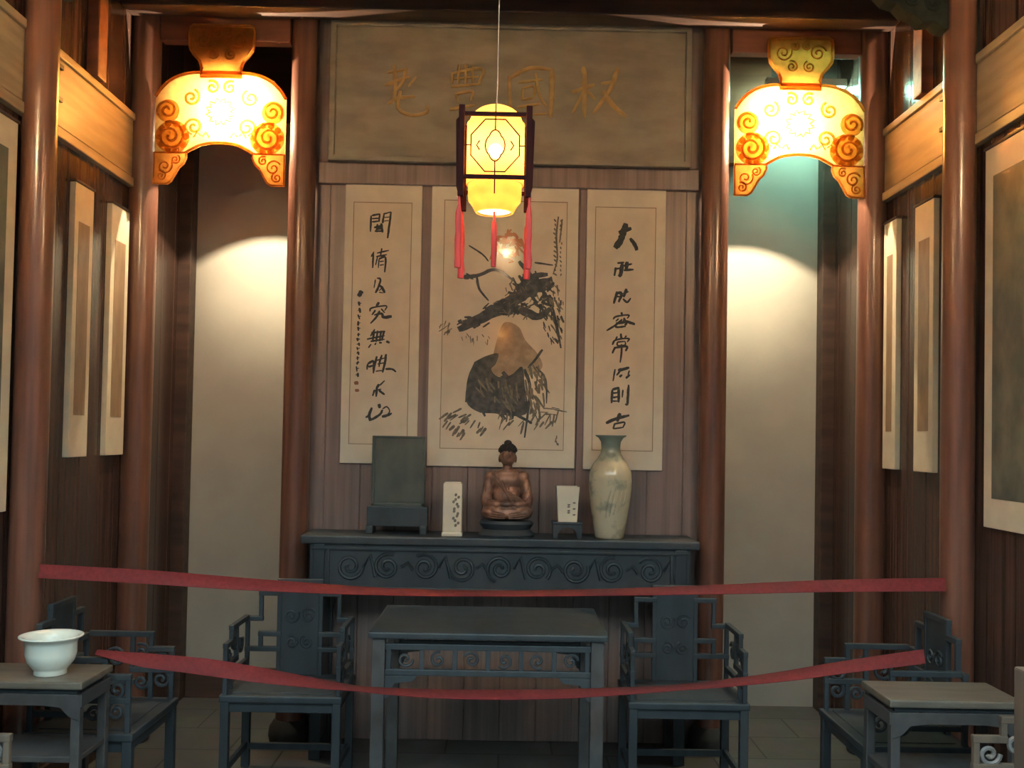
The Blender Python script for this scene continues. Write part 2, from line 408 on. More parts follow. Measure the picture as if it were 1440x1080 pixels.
PLQ = [
 [([(820, 94), (823, 110)], 8), ([(804, 130), (836, 119)], 7), ([(822, 108), (822, 166)], 8), ([(820, 130), (805, 160)], 6), ([(826, 128), (837, 140)], 5),
  ([(869, 96), (858, 125), (834, 160)], 8), ([(845, 118), (866, 114)], 5), ([(848, 128), (862, 148), (880, 164)], 8)],
 [([(716, 108), (717, 135), (719, 165)], 6), ([(716, 110), (745, 96), (776, 98)], 7), ([(776, 97), (776, 130), (774, 166)], 9), ([(729, 116), (764, 112)], 5),
  ([(736, 124), (734, 141)], 4), ([(735, 124), (751, 122), (750, 140)], 4), ([(734, 140), (750, 138)], 4), ([(727, 151), (760, 146)], 5), ([(753, 104), (758, 132), (768, 150)], 5), ([(722, 162), (772, 160)], 4)],
 [([(646, 91), (644, 118)], 5), ([(655, 90), (655, 118)], 5), ([(664, 92), (665, 116)], 5), ([(636, 104), (635, 118)], 5), ([(634, 104), (678, 97), (673, 118)], 6), ([(638, 111), (673, 108)], 4),
  ([(634, 122), (676, 118)], 5), ([(640, 132), (664, 129), (662, 142)], 5), ([(641, 133), (644, 144)], 4), ([(632, 154), (668, 148)], 6)],
 [([(554, 91), (556, 125), (552, 146)], 6), ([(571, 96), (566, 116), (552, 132)], 5), ([(541, 120), (576, 108)], 6), ([(545, 102), (570, 98)], 5), ([(585, 108), (574, 122)], 4),
  ([(545, 146), (560, 138), (584, 136)], 6), ([(563, 128), (560, 152), (578, 162), (600, 158), (601, 148)], 6)],
]
for ch in PLQ:
    b = MB(); ink_strokes(b, ch, DB-.001, thick=.008, jit=.05); pin(b.build('character', M['gold']), t)

# ------------------------------------------------------------------ scrolls behind the altar
def wall_scroll(name, label, cat, corners, inner, group):
    xs0, ys0, xs1, ys1 = corners
    c = P((xs0+xs1)/2, (ys0+ys1)/2, SCR-.02); a = P(xs0, (ys0+ys1)/2, SCR-.02); d = P(xs1, (ys0+ys1)/2, SCR-.02)
    z1 = P((xs0+xs1)/2, ys0, SCR-.02).z; z0 = P((xs0+xs1)/2, ys1, SCR-.02).z
    t = thing(name, label, cat, (c.x, SCR-.02, z0), 0, group)
    hw = (d.x-a.x)/2; h = z1-z0
    MB().box(-hw, hw, 0, .02, 0, h, .002).build('mount', M['mount'], t)
    px = 1/239.0
    l, tp, rr, bt = [v*px for v in inner]
    MB().box(-hw+l, hw-rr, -.0015, .004, bt, h-tp, 0).build('paper', M['paper'], t)
    b = MB(); e = .004; q = .006
    for x0, x1, zz0, zz1 in ((-hw+l-q, -hw+l-q+e, bt-q, h-tp+q), (hw-rr+q-e, hw-rr+q, bt-q, h-tp+q), (-hw+l-q, hw-rr+q, h-tp+q-e, h-tp+q), (-hw+l-q, hw-rr+q, bt-q, bt-q+e)):
        b.box(x0, x1, -.0025, .002, zz0, zz1, 0)
    b.build('border_line', M['paper_line'], t)
    return t
DI = SCR-.0230
SL = wall_scroll('hanging_scroll', 'left hanging scroll of a column of black characters on cream paper, beside the ink painting', 'scroll', (482, 256, 590, 652), (13, 30, 15, 28), 'hanging scrolls above the altar')
SC = wall_scroll('ink_painting_scroll', 'wide middle scroll painted in ink with pine branch and robed figure above the statue', 'scroll', (604, 260, 811, 657), (19, 24, 17, 26), 'hanging scrolls above the altar')
SR = wall_scroll('hanging_scroll', 'right hanging scroll of bold black characters on cream paper, behind the tall vase', 'scroll', (823, 263, 934, 661), (13, 30, 15, 28), 'hanging scrolls above the altar')
LEFT = [
 ([(522, 303), (521, 326)], 3.4), ([(523, 303), (535, 301)], 3), ([(534, 302), (533, 312)], 3), ([(523, 307.5), (533, 307)], 2.6), ([(523, 312), (533, 311)], 2.6), ([(538, 314), (540, 301)], 3.2), ([(539, 301), (550, 298)], 2.4),
 ([(550, 298), (547, 320), (545, 335)], 3.4, 3), ([(540, 306), (548, 305)], 1.6), ([(540, 311), (547, 310)], 1.6), ([(526, 320), (538, 317)], 3.2), ([(527, 325), (539, 325)], 3.2), ([(531, 315), (529, 326)], 3), ([(536, 314), (538, 327)], 4), ([(529, 321), (537, 321)], 5),
 ([(522, 361), (526, 354)], 2.6), ([(525, 355), (524, 377)], 3), ([(530, 356), (547, 352)], 2.6), ([(537, 349), (535, 360)], 2.6), ([(529, 361), (544, 358)], 2.6), ([(531, 361), (528, 373)], 2.2), ([(533, 364), (532, 377)], 2.2), ([(533, 364), (542, 362), (541, 383)], 3.4), ([(534, 368), (540, 367)], 2), ([(534, 373), (540, 372)], 2),
 ([(528, 393), (526, 405)], 2), ([(530, 391), (535, 393), (532, 404), (528, 412)], 2.6, 3.2), ([(532, 401), (537, 404), (541, 412)], 2.8, 4), ([(537, 405), (533, 409)], 1.8), ([(533, 411), (539, 412)], 1.8),
 ([(533, 425), (529, 431)], 4.2), ([(520, 438), (523, 433), (543, 430), (541, 437)], 2.6), ([(528, 436), (523, 443)], 2.8), ([(536, 434), (541, 440)], 2.6), ([(534, 437), (529, 446), (521, 455)], 3.4), ([(526, 443), (537, 441), (539, 446), (551, 445)], 2.6, 5),
 ([(527, 463), (521, 473)], 2.8), ([(522, 468), (542, 466)], 3), ([(516, 477), (541, 472)], 3), ([(521, 480), (541, 477)], 3), ([(526, 467), (524, 480)], 3.4), ([(531, 465), (529, 481)], 3.4), ([(536, 465), (534, 480)], 3.4), ([(540, 465), (537, 479)], 3.4), ([(518, 489), (522, 484)], 2.4), ([(527, 485), (529, 482)], 2.4), ([(533, 482), (537, 482)], 2.8), ([(543, 480), (548, 482)], 3.6),
 ([(517, 512), (516, 520)], 3), ([(517, 512), (525, 508), (525, 521)], 3.6), ([(518, 516), (525, 514)], 3.4), ([(530, 501), (527, 513), (525, 525)], 3.6), ([(537, 499), (534, 509), (533, 516)], 3), ([(543, 498), (541, 511), (538, 524)], 3.8), ([(529, 507), (542, 503)], 2.2), ([(531, 512), (541, 510)], 2.2), ([(528, 522), (539, 521)], 2), ([(542, 519), (551, 519), (557, 523)], 3.4),
 ([(533, 540), (530, 546), (529, 558)], 4), ([(527, 548), (524, 557)], 3), ([(526, 550), (536, 547)], 2.6), ([(534, 542), (541, 535)], 2.4), ([(533, 549), (541, 555)], 3.6),
 ([(523, 573), (519, 584), (521, 592)], 4, 4.4), ([(514, 587), (521, 583)], 3), ([(521, 591), (534, 583), (538, 576)], 4), ([(533, 568), (534, 574)], 5), ([(538, 575), (544, 572), (548, 578), (545, 583)], 2.2), ([(537, 586), (545, 584), (551, 581)], 4.4),
]
RIGHT = [
 ([(880, 314), (877, 326), (872, 339), (865, 349)], 9, 9), ([(870, 327), (888, 321)], 7), ([(886, 335), (892, 343), (896, 352)], 5, 6),
 ([(866, 376), (864, 388)], 3.6), ([(868, 370), (878, 369)], 3), ([(875, 370), (873, 385), (870, 389)], 6), ([(866, 378), (874, 377)], 3), ([(882, 368), (880, 381)], 6), ([(876, 374), (889, 371)], 3.4), ([(877, 380), (891, 379)], 4),
 ([(868, 410), (863, 427)], 4.6), ([(866, 412), (874, 413), (870, 425)], 4.6), ([(866, 417), (872, 417)], 3), ([(881, 406), (877, 418)], 5), ([(876, 420), (882, 425), (887, 419)], 3.4), ([(876, 413), (884, 410)], 2.6),
 ([(874, 439), (875, 445)], 3.6), ([(862, 449), (867, 445), (884, 443), (882, 448)], 2.8), ([(870, 448), (866, 452)], 2.6), ([(877, 447), (880, 451)], 3), ([(875, 449), (866, 457), (853, 465)], 3.4), ([(876, 450), (884, 453), (893, 456)], 3.4, 4.4), ([(866, 455), (880, 453), (879, 458)], 4.4), ([(866, 456), (867, 460), (880, 459)], 3.6),
 ([(873, 469), (874, 477)], 3.6), ([(868, 473), (865, 479)], 2.6), ([(881, 472), (878, 476)], 2.6), ([(861, 485), (866, 478), (884, 476), (882, 481)], 3), ([(868, 481), (879, 480)], 2.6), ([(868, 481), (869, 486), (879, 485), (879, 480)], 2.6), ([(865, 488), (861, 497)], 3.6), ([(864, 489), (881, 487), (880, 494)], 4), ([(874, 484), (874, 496), (872, 510)], 3.4, 2.2),
 ([(869, 521), (885, 517)], 5), ([(865, 519), (862, 536)], 2.8), ([(872, 522), (867, 528)], 3), ([(871, 530), (875, 527)], 3.6), ([(880, 532), (886, 527)], 3.6), ([(885, 521), (883, 528)], 2.6),
 ([(861, 548), (860, 567)], 4), ([(861, 548), (871, 545)], 4), ([(870, 546), (870, 566)], 4.6), ([(861, 553), (870, 552)], 3), ([(861, 559), (870, 558)], 3), ([(860, 564), (870, 564)], 2.6), ([(876, 548), (875, 559)], 2.6), ([(884, 541), (883, 558), (882, 570)], 3.6, 4), ([(882, 570), (879, 568)], 2.6),
 ([(852, 595), (866, 589), (885, 584)], 5), ([(872, 581), (868, 593)], 6), ([(865, 595), (862, 603)], 3), ([(864, 596), (878, 594), (876, 601)], 3), ([(862, 603), (877, 601)], 2.6),
]
def by_char(strokes, breaks, root):
    groups = [[] for _ in range(len(breaks)+1)]
    for st in strokes:
        my = sum(p[1] for p in st[0])/len(st[0]); groups[sum(my > k for k in breaks)].append(st)
    for gp in groups:
        mb = MB(); ink_strokes(mb, gp, DI); pin(mb.build('character', M['ink']), root)
b = MB()
sig = [([(509, 409), (504, 417)], 7)]
y = 424; i = 0
while y < 526:
    x = 506 - (y-420)*.035; L_ = random.uniform(4, 8)
    sig.append(([(x+random.uniform(-2, 1), y), (x+random.uniform(-1.5, 1.5), y+L_)], random.uniform(1.8, 3.6)))
    sig.append(([(x-2.2, y+L_*.5), (x+2.4, y+L_*.35)], 1.6)); y += L_+random.uniform(1, 3)
ink_strokes(b, sig, DI)
pin(b.build('small_inscription', M['ink']), SL)
by_char(LEFT, (342, 386, 420, 459, 492, 530, 562), SL)
b = MB(); ink_strokes(b, [([(501, 536), (501, 541)], 6, 6), ([(502, 547), (502, 551)], 6, 6)], DI); pin(b.build('seal', M['seal']), SL)
by_char(RIGHT, (362, 400, 434, 466, 514, 538, 577), SR)

# the ink painting (positions given on the picture as millimetre strokes)
def Z(x, y): return (600 + x/2.7, 260 + y/2.7)
def zz(*pts): return [Z(*p) for p in pts]
def scatter(b, n, cx, cy, rx, ry, ln, wd, ang=None):
    L = []
    for _ in range(n):
        a = random.uniform(0, 2*pi); r = sqrt(random.random())
        x, y = cx + rx*r*cos(a), cy + ry*r*sin(a); t = random.uniform(0, pi) if ang is None else ang+random.uniform(-.4, .4)
        l = ln*random.uniform(.5, 1.3)
        L.append((zz((x-l*cos(t)/2, y-l*sin(t)/2), (x+l*cos(t)/2, y+l*sin(t)/2)), wd*random.uniform(.6, 1.4)/2.7))
    ink_strokes(b, L, DI)
b = MB()     # pine bough
ink_strokes(b, [
 (zz((120, 550), (190, 515), (270, 475), (330, 440), (400, 390), (480, 370)), 12, 22), (zz((250, 490), (340, 470), (420, 500), (470, 470)), 14, 9),
 (zz((130, 350), (190, 345), (262, 322), (330, 362)), 6, 3.5), (zz((190, 350), (200, 395), (235, 440)), 4, 2.5), (zz((160, 230), (210, 262), (235, 290)), 2.6, 2),
 (zz((350, 290), (390, 340), (410, 400)), 6, 10), (zz((440, 400), (480, 480), (510, 620)), 7, 3), (zz((460, 340), (400, 350), (340, 400)), 7, 9), (zz((410, 295), (480, 305)), 3, 2)], DI)
scatter(b, 70, 400, 410, 80, 70, 34, 9); scatter(b, 36, 300, 465, 90, 28, 30, 9, -.4); scatter(b, 26, 180, 520, 60, 20, 26, 8, -.4)
scatter(b, 34, 480, 500, 38, 100, 24, 6, 1.2); scatter(b, 8, 150, 350, 26, 10, 22, 7, .1)
pin(b.build('pine_bough', M['ink_dark']), SC)
b = MB()
scatter(b, 46, 370, 430, 110, 80, 26, 5); scatter(b, 30, 490, 480, 34, 130, 26, 6, 1.2); scatter(b, 14, 75, 545, 28, 20, 22, 4, 2.2); scatter(b, 12, 190, 590, 60, 26, 22, 3, 1.3)
ink_strokes(b, [(zz((500, 120), (492, 200), (496, 280), (480, 340)), 3, 2), (zz((515, 130), (505, 220)), 2.4, 2)], DI)
y = 130
while y < 340:
    ink_strokes(b, [(zz((484+random.uniform(-4, 4), y), (490+random.uniform(-4, 6), y+10)), 2.4), (zz((508+random.uniform(-4, 4), y+3), (510+random.uniform(-4, 4), y+12)), 2)], DI); y += 17
pin(b.build('grey_foliage', M['ink_grey']), SC)
def blob(b, pts, d=0.0):
    vs = [b.bm.verts.new(P(*Z(*p), DI+d)) for p in smooth_line([(x, y, 0) for x, y in pts+[pts[0]]], 4)[:-1] for p in [(p.x, p.y)]]
    b.bm.faces.new(vs)
b = MB()     # seated robed figure
blob(b, [(250, 655), (275, 560), (300, 520), (350, 540), (375, 590), (420, 640), (440, 690), (400, 720), (340, 730), (250, 720)], .0004)
pin(b.build('figure_body', M['ink_pale']), SC)
b = MB()
blob(b, [(185, 670), (225, 650), (272, 640), (262, 680), (245, 700), (270, 728), (320, 722), (362, 690), (372, 760), (384, 860), (330, 878), (260, 868), (196, 862), (150, 822), (162, 740)])
scatter(b, 24, 280, 800, 100, 70, 60, 16, 1.3)
ink_strokes(b, [(zz((440, 625), (415, 660), (385, 695)), 4, 3), (zz((185, 672), (160, 740), (148, 825)), 4, 3), (zz((372, 700), (392, 780), (372, 960)), 5, 3), (zz((415, 690), (452, 740), (455, 830)), 3, 2), (zz((200, 860), (290, 850), (400, 905)), 6, 4)], DI-.0004)
pin(b.build('dark_robe', M['ink_dark']), SC)
b = MB()
scatter(b, 30, 415, 790, 40, 90, 50, 8, 1.3); scatter(b, 26, 270, 800, 90, 60, 44, 7, 1.2)
pin(b.build('robe_fold', M['ink_grey']), SC).location.y -= .0008
b = MB()
scatter(b, 12, 110, 890, 50, 40, 36, 9, 2.4); scatter(b, 14, 160, 930, 60, 36, 30, 9, 2.2); scatter(b, 26, 380, 890, 120, 36, 40, 7, 2.0); scatter(b, 6, 480, 860, 40, 16, 40, 5, .3); scatter(b, 4, 495, 970, 8, 20, 16, 6, 1.5)
pin(b.build('rock_stroke', M['ink_grey']), SC)
b = MB()
scatter(b, 40, 310, 225, 55, 48, 34, 12); scatter(b, 8, 300, 270, 60, 30, 30, 8)
pin(b.build('painted_reflection', M['reflection_tint']), SC)  # orange lantern reflection painted as strokes on the paper

# ------------------------------------------------------------------ scrolls on the side walls
def side_scroll(s, y0, y1, z0, z1, border, label, inner_mat, name='side_scroll', group=None):
    t = thing(name, label, 'scroll', (s*WX, (y0+y1)/2, z0), 0, group)
    hw = (y1-y0)/2; h = z1-z0; lo, hi = sorted((-s*.03, 0))
    MB().box(lo, hi, -hw, hw, 0, h, .003).build('mount', M['side_mount'], t)
    bw, bt, bb = border
    lo, hi = sorted((-s*.0315, -s*.02))
    MB().box(lo, hi, -hw+bw, hw-bw, bb, h-bt, 0).build('picture', inner_mat, t)
    lo, hi = sorted((-s*.036, -s*.0))
    MB().box(lo, hi, -hw-.008, hw+.008, h, h+.014, .003).build('hanging_rod', M['beam_wood'], t)
    return t
side_scroll(-1, 4.93, 5.15, 1.63, 3.0, (.045, .19, .21), 'narrow pale scroll on the left wall, just beyond the near left column', M['brown_paper'])
side_scroll(-1, 5.39, 5.64, 1.63, 3.0, (.05, .19, .21), 'narrow pale scroll on left wall, next to the red column of the amber lamp', M['brown_paper'])
side_scroll(1, 4.99, 5.22, 1.63, 3.02, (.05, .19, .21), 'narrow pale scroll on the right wall, just beyond the near right column', M['brown_paper'])
side_scroll(1, 5.47, 5.65, 1.63, 3.02, (.05, .19, .21), 'narrow pale scroll on right wall, next to the red column of the amber lamp', M['brown_paper'])
side_scroll(-1, 3.10, 4.335, 1.41, 3.1, (.08, .13, .14), 'large framed picture on left wall, cut off by the left photo edge', M['green_paper'], 'framed_picture')
side_scroll(1, 3.15, 4.45, 1.41, 3.1, (.075, .13, .13), 'large framed picture on right wall, cut off by the right photo edge', M['green_paper'], 'framed_picture')

# ------------------------------------------------------------------ amber carved lamps hanging in the side bays
def lamp_outline():
    hw = .372
    top = [(0, 3.827), (.3, 3.825), (.5, 3.818), (.66, 3.80), (.8, 3.77), (.92, 3.725), (1, 3.68)]
    bot = [(1, 3.18), (.80, 3.18), (.74, 3.195), (.68, 3.235), (.62, 3.275), (.55, 3.30), (.51, 3.335), (.515, 3.36)]
    arch = [(.515, 3.362), (.42, 3.382), (.30, 3.405), (.15, 3.417), (0, 3.42)]
    return hw, top, bot, arch
def carved_lamp(cx, label):
    hw, top, bot, arch = lamp_outline()
    t = thing('carved_lamp', label, 'lamp', (cx, 5.68, 3.18), 0, 'amber carved lamps')
    zf = 3.18
    half = [(u*hw, z-zf) for u, z in top]
    half_low = [(u*hw, z-zf) for u, z in arch]
    band_r = half + [(hw, 3.36-zf)] + half_low
    band = [(x, z) for x, z in band_r] + [(-x, z) for x, z in reversed(band_r[1:-1])]
    def rim(pts, y, r): return [(x, y, z) for x, z in pts]
    pan = MB().prism(band, -.012, .012, .003).build('front_panel', M['amber'], t)
    b = MB(); b.tube(rim(smooth2(half[::-1] + [(-x, z) for x, z in half[1:]]), -.016, 0), .009, 8)
    ar = half_low + [(-x, z) for x, z in reversed(half_low[:-1])]
    b.tube(rim(smooth2(ar), -.016, 0), .008, 8)
    b.build('rim', M['amber_deep'], t, True)
    # relief: rolling clouds and a wide medallion, one carving on the panel
    b = MB()
    for s in (-1, 1):
        for x, z, r, tn, a in ((.28, .27, .085, 1.9, 1.2), (.30, .42, .06, 1.6, -.6), (.17, .50, .05, 1.5, 2), (.15, .33, .05, 1.4, 0), (.05, .56, .04, 1.4, 1)):
            b.tube(spiral(s*x, z, r, tn, -.026 if x > .25 else -.014, pi*.5-s*(pi*.5-a), 30, s), .0075, 6)
        for k in range(5):
            b.tube([(s*(.06+.05*k), -.013, .27+.012*k-.0025*k*k), (s*(.08+.05*k), -.017, .30), (s*(.10+.05*k), -.013, .275-.004*k*k)], .005, 6)
    for s in (-1, 1): b.ball((s*.27, -.012, .27), .098, 3, (1, .12, .98)); b.ball((s*.30, -.012, .42), .066, 3, (1, .14, 1)); [b.ball((s*(.27+.075*cos(q)), -.02, .27+.075*sin(q)), .022, 1, (1, .4, 1)) for q in [k*pi/5 for k in range(10)]]
    for k in range(12):
        a = 2*pi*k/12; b.tube([(.055*cos(a), -.013, .42+.055*sin(a)), (.085*cos(a+.25), -.017, .42+.08*sin(a+.25)), (.065*cos(a+.5), -.013, .42+.065*sin(a+.5))], .005, 6)
    b.build('carving', M['amber'], t, True)
    for s in (-1, 1):
        tab = [(s*u*hw, z-zf) for u, z in bot] + [(s*hw, 3.358-zf)]
        k = MB().prism(tab, -.014, .014, .004).build('corner_tab', M['amber_deep'], t)
        b = MB(); b.tube([(x, -.016, z) for x, z in tab], .006, 6, closed=True)
        for x, z, r, a in ((.31, .10, .045, .5), (.33, .045, .03, 2), (.25, .14, .028, 1)):
            b.tube(spiral(s*x, z, r, 1.5, -.016, a, 22, s), .005, 6)
        b.build('tab_carving', M['amber_deep'], k, True)
    fin = [(.118, .62), (.112, .67), (.125, .71), (.158, .745), (.178, .775), (.183, .80), (.185, .88), (.180, .905), (.165, .915)]
    fo = fin + [(-x, z) for x, z in reversed(fin)]
    k = MB().prism(fo, -.016, .012, .004).build('finial', M['amber_deep'], t)
    b = MB(); b.tube([(x, -.02, z) for x, z in fo], .009, 6, closed=True)
    for s in (-1, 1):
        for x, z, r, a in ((.10, .83, .05, .3), (.05, .75, .035, 2), (.035, .87, .028, 1)):
            b.tube(spiral(s*x, z, r, 1.6, -.018, a, 24, s), .005, 6)
    b.build('finial_carving', M['amber_deep'], k, True)
    # half-drum reflector behind the bulb, hung from the panel by a bar
    bx = BULBX if cx < 0 else -BULBX
    q = MB(); rows = []
    for i in range(33):
        ph = radians(-100 + 200*i/32); x, y = bx+.12*sin(ph), LY+.12*cos(ph)
        rows.append(((x, y, .362-.043*sin(ph)**2), (x, y, .62)))
    q.grid(rows); rf = q.build('reflector', M['tube_case'], t, True)
    md = rf.modifiers.new('sheet', 'SOLIDIFY'); md.thickness = .003
    MB().box(bx-.2, bx+.2, .032, .3, .62, .624, 0).build('cap', M['iron'], t)  # added plate blocking lamp light that would leak up to the beams
    MB().box(bx-.01, bx+.01, .012, LY, .60, .612, .002).box(bx-.012, bx+.012, LY-.01, LY+.01, .50, .612, .002).build('lamp_bar', M['iron'], t)
    MB().lathe([(0, .388), (.018, .392), (.03, .41), (.032, .43), (.024, .455), (.014, .475), (.014, .5), (0, .5)], 20, (bx, LY, 0)).build('bulb', M['bulb'], t, True)
    light('lamp_light', (bx, LY, .43), (1, .78, .50), LAMP_W, .005, t)
    sd = bpy.data.lights.new('added_wall_spot', 'SPOT'); sd.color = (1, .86, .56); sd.energy = BEAM_W; sd.shadow_soft_size = .005
    sd.spot_size = radians(58); sd.spot_blend = 1.0           # added spot that brightens the upper white wall in place of the reflector
    so = bpy.data.objects.new('added_wall_spot', sd); COL.objects.link(so); so.parent = t; so.location = (bx, LY, .43)
    so.rotation_euler = Vector((0, .93, -.58)).to_track_quat('-Z', 'Y').to_euler()
    return t
def smooth2(pts):
    return [(p.x, p.y) for p in smooth_line([(x, z, 0) for x, z in pts], 4)]
BULBX = .09; LY = .086
LAMP_W = 105; BEAM_W = 190
carved_lamp(-1.660, 'glowing amber carved lamp with arched underside in the left bay')
carved_lamp(1.665, 'glowing amber carved lamp with arched underside in the right bay')

# fluorescent tube high in the right passage
t = thing('tube_lamp', 'cool white tube lamp high up in the passage behind the right amber lamp', 'tube lamp', (1.91, 6.38, 4.07))
MB().box(-.26, .26, -.03, .03, .0, .05, .006).build('housing', M['tube_case'], t)
MB().tube([(-.24, 0, -.018), (.24, 0, -.018)], .014, 12).build('tube', M['tube'], t, True)
MB().box(-.02, .02, -.02, .02, .05, .61, .003).build('hanger', M['tube_case'], t)

# ------------------------------------------------------------------ red palace lantern
LD = 3.03
lc = P(697, 205, LD)
t = thing('palace_lantern', 'red silk palace lantern with tassels hanging low in front of the name board', 'lantern', (lc.x, LD, lc.z-.1), 0, 'palace lanterns')
def pz(py): return P(697, py, LD-.09).z - (lc.z-.1)
z_top, z_b, z_rail1, z_rail2, z_dome = pz(162), pz(250), pz(162), pz(250), pz(135)
R = .088
b = MB().lathe([(R, z_b), (R, z_top)], 48); b.build('silk_shade', M['silk'], t, True)
dome = [(R*.93, z_top)] + [(R*.93*cos(a)*.985+.001, z_top + (z_dome-z_top)*sin(a)) for a in [i*pi/2/10 for i in range(1, 10)]] + [(.012, z_dome)]
MB().lathe(dome, 48).build('dome', M['silk'], t, True)
zc = pz(290)
MB().lathe([(R*.93, z_b), (R*.93, z_b-.035), (R*.90, z_b-.052), (R*.80, z_b-.062), (.058, zc), (.052, zc)], 48).build('lower_cup', M['silk'], t, True)
hexp = .1
for sx, sy in ((-1, -1), (1, -1), (1, 1), (-1, 1)):
    p = MB().box(sx*hexp-.009, sx*hexp+.009, sy*hexp-.009, sy*hexp+.009, pz(278), pz(150), .003).build('corner_post', M['lantern_wood'], t)
    MB().prism([(sx*(hexp+.008), z_top-.01), (sx*(hexp+.017), z_top-.02), (sx*(hexp+.013), z_b-.03), (sx*(hexp+.008), z_b-.05)], sy*hexp-.004, sy*hexp+.004, .001).build('fret_wing', M['lantern_wood'], p)
    tx = sx*(hexp+.004)
    tb = MB(); rr = [.003, .004, .009, .010, .0095, .0105, .0095, .011, .010]
    n = len(rr); tb.tube([(tx + .001*sin(i*2), sy*hexp, pz(276) + (pz(378)-pz(276))*i/(n-1)) for i in range(n)], rr, 10)
    tb.build('tassel', M['tassel'], t, True)
MB().tube([(0, 0, zc+.012), (0, 0, pz(300)), (0, 0, pz(308)), (.001, 0, pz(335)), (0, 0, pz(368))], [.003, .004, .0085, .009, .0075], 10).build('tassel', M['tassel'], t, True)
for z in (z_rail1, z_rail2):
    b = MB()
    for sx in (-1, 1):
        b.box(sx*hexp-.005, sx*hexp+.005, -hexp, hexp, z-.006, z+.006, .001).box(-hexp, hexp, sx*hexp-.005, sx*hexp+.005, z-.006, z+.006, .001)
    b.build('frame_rail', M['lantern_wood'], t)
zm = (z_top+z_b)/2; hh = (z_top-z_b)/2
for k in range(4):
    m = Matrix.Rotation(k*pi/2, 4, 'Z'); b = MB()
    def T(pts, r, closed=False): b.tube([m @ Vector((x, -hexp-.001, z)) for x, z in pts], r, 6, closed)
    o = [(-.072, zm-.03), (-.072, zm+.03), (-.03, zm+.078), (.03, zm+.078), (.072, zm+.03), (.072, zm-.03), (.03, zm-.078), (-.03, zm-.078)]
    T(o, .0024, True)
    T([(.027*cos(a)*(.92+.16*abs(cos(2*a))), zm+.043*sin(a)*(.92+.16*abs(cos(2*a)))) for a in [i*2*pi/32 for i in range(32)]], .0022, True)
    T([(0, zm+.045), (0, z_top)], .0022); T([(0, zm-.045), (0, z_b)], .0022)
    for s in (-1, 1):
        T([(s*.072, zm), (s*hexp, zm)], .0018); T([(s*.046, zm+.014), (s*.055, zm), (s*.046, zm-.014)], .0024)
    b.build('lattice', M['lantern_wood'], t, True)
b = MB().tube([(0, -R*.95*cos(a), z_top+(z_dome-z_top)*sin(a)) for a in [i*pi/2/8 for i in range(9)]], .002, 6)
b.tube([(0, -R*.95, z_b), (0, -R*.95, z_b-.045)], .002, 6); b.build('rib', M['lantern_wood'], t, True)
MB().tube([(0, 0, z_dome-.002), (.002, 0, z_dome+.05), (.004, 0, 1.28)], .0016, 6).build('cord', M['bone'], t)
MB().lathe([(0, zc+.004), (.05, zc+.004)], 40).build('lit_opening_disc', M['lit_opening'], t)  # added disc standing in for the bright inside of the open bottom
MB().ball((0, 0, zm+.012), .023, 3).build('bulb', M['bulb'], t, 'all')
light('lantern_light', (0, 0, zm+.012), (1, .76, .44), 8, .022, t)

for lx, ww, lab in ((lc.x+.03, 55, 'red silk palace lantern hanging higher up, under the middle of the front eaves'),
                    (-1.75, 165, 'unseen fill lantern added under the front eaves by the left wall'),
                    (1.75, 165, 'unseen fill lantern added under the front eaves by the right wall')):  # side pair added out of view to light the scrolls
    t2 = copy_thing(t, (lx, 2.72, 3.33), 0, lab)
    for ch in t2.children:
        if ch.type == 'LIGHT': ch.data = ch.data.copy(); ch.data.energy = ww; ch.data.color = (1, .95, .85)
        elif ch.active_material == M['silk']: ch.material_slots[0].link = 'OBJECT'; ch.material_slots[0].material = M['silk_pale']  # paler silk chosen to whiten the light on the scrolls

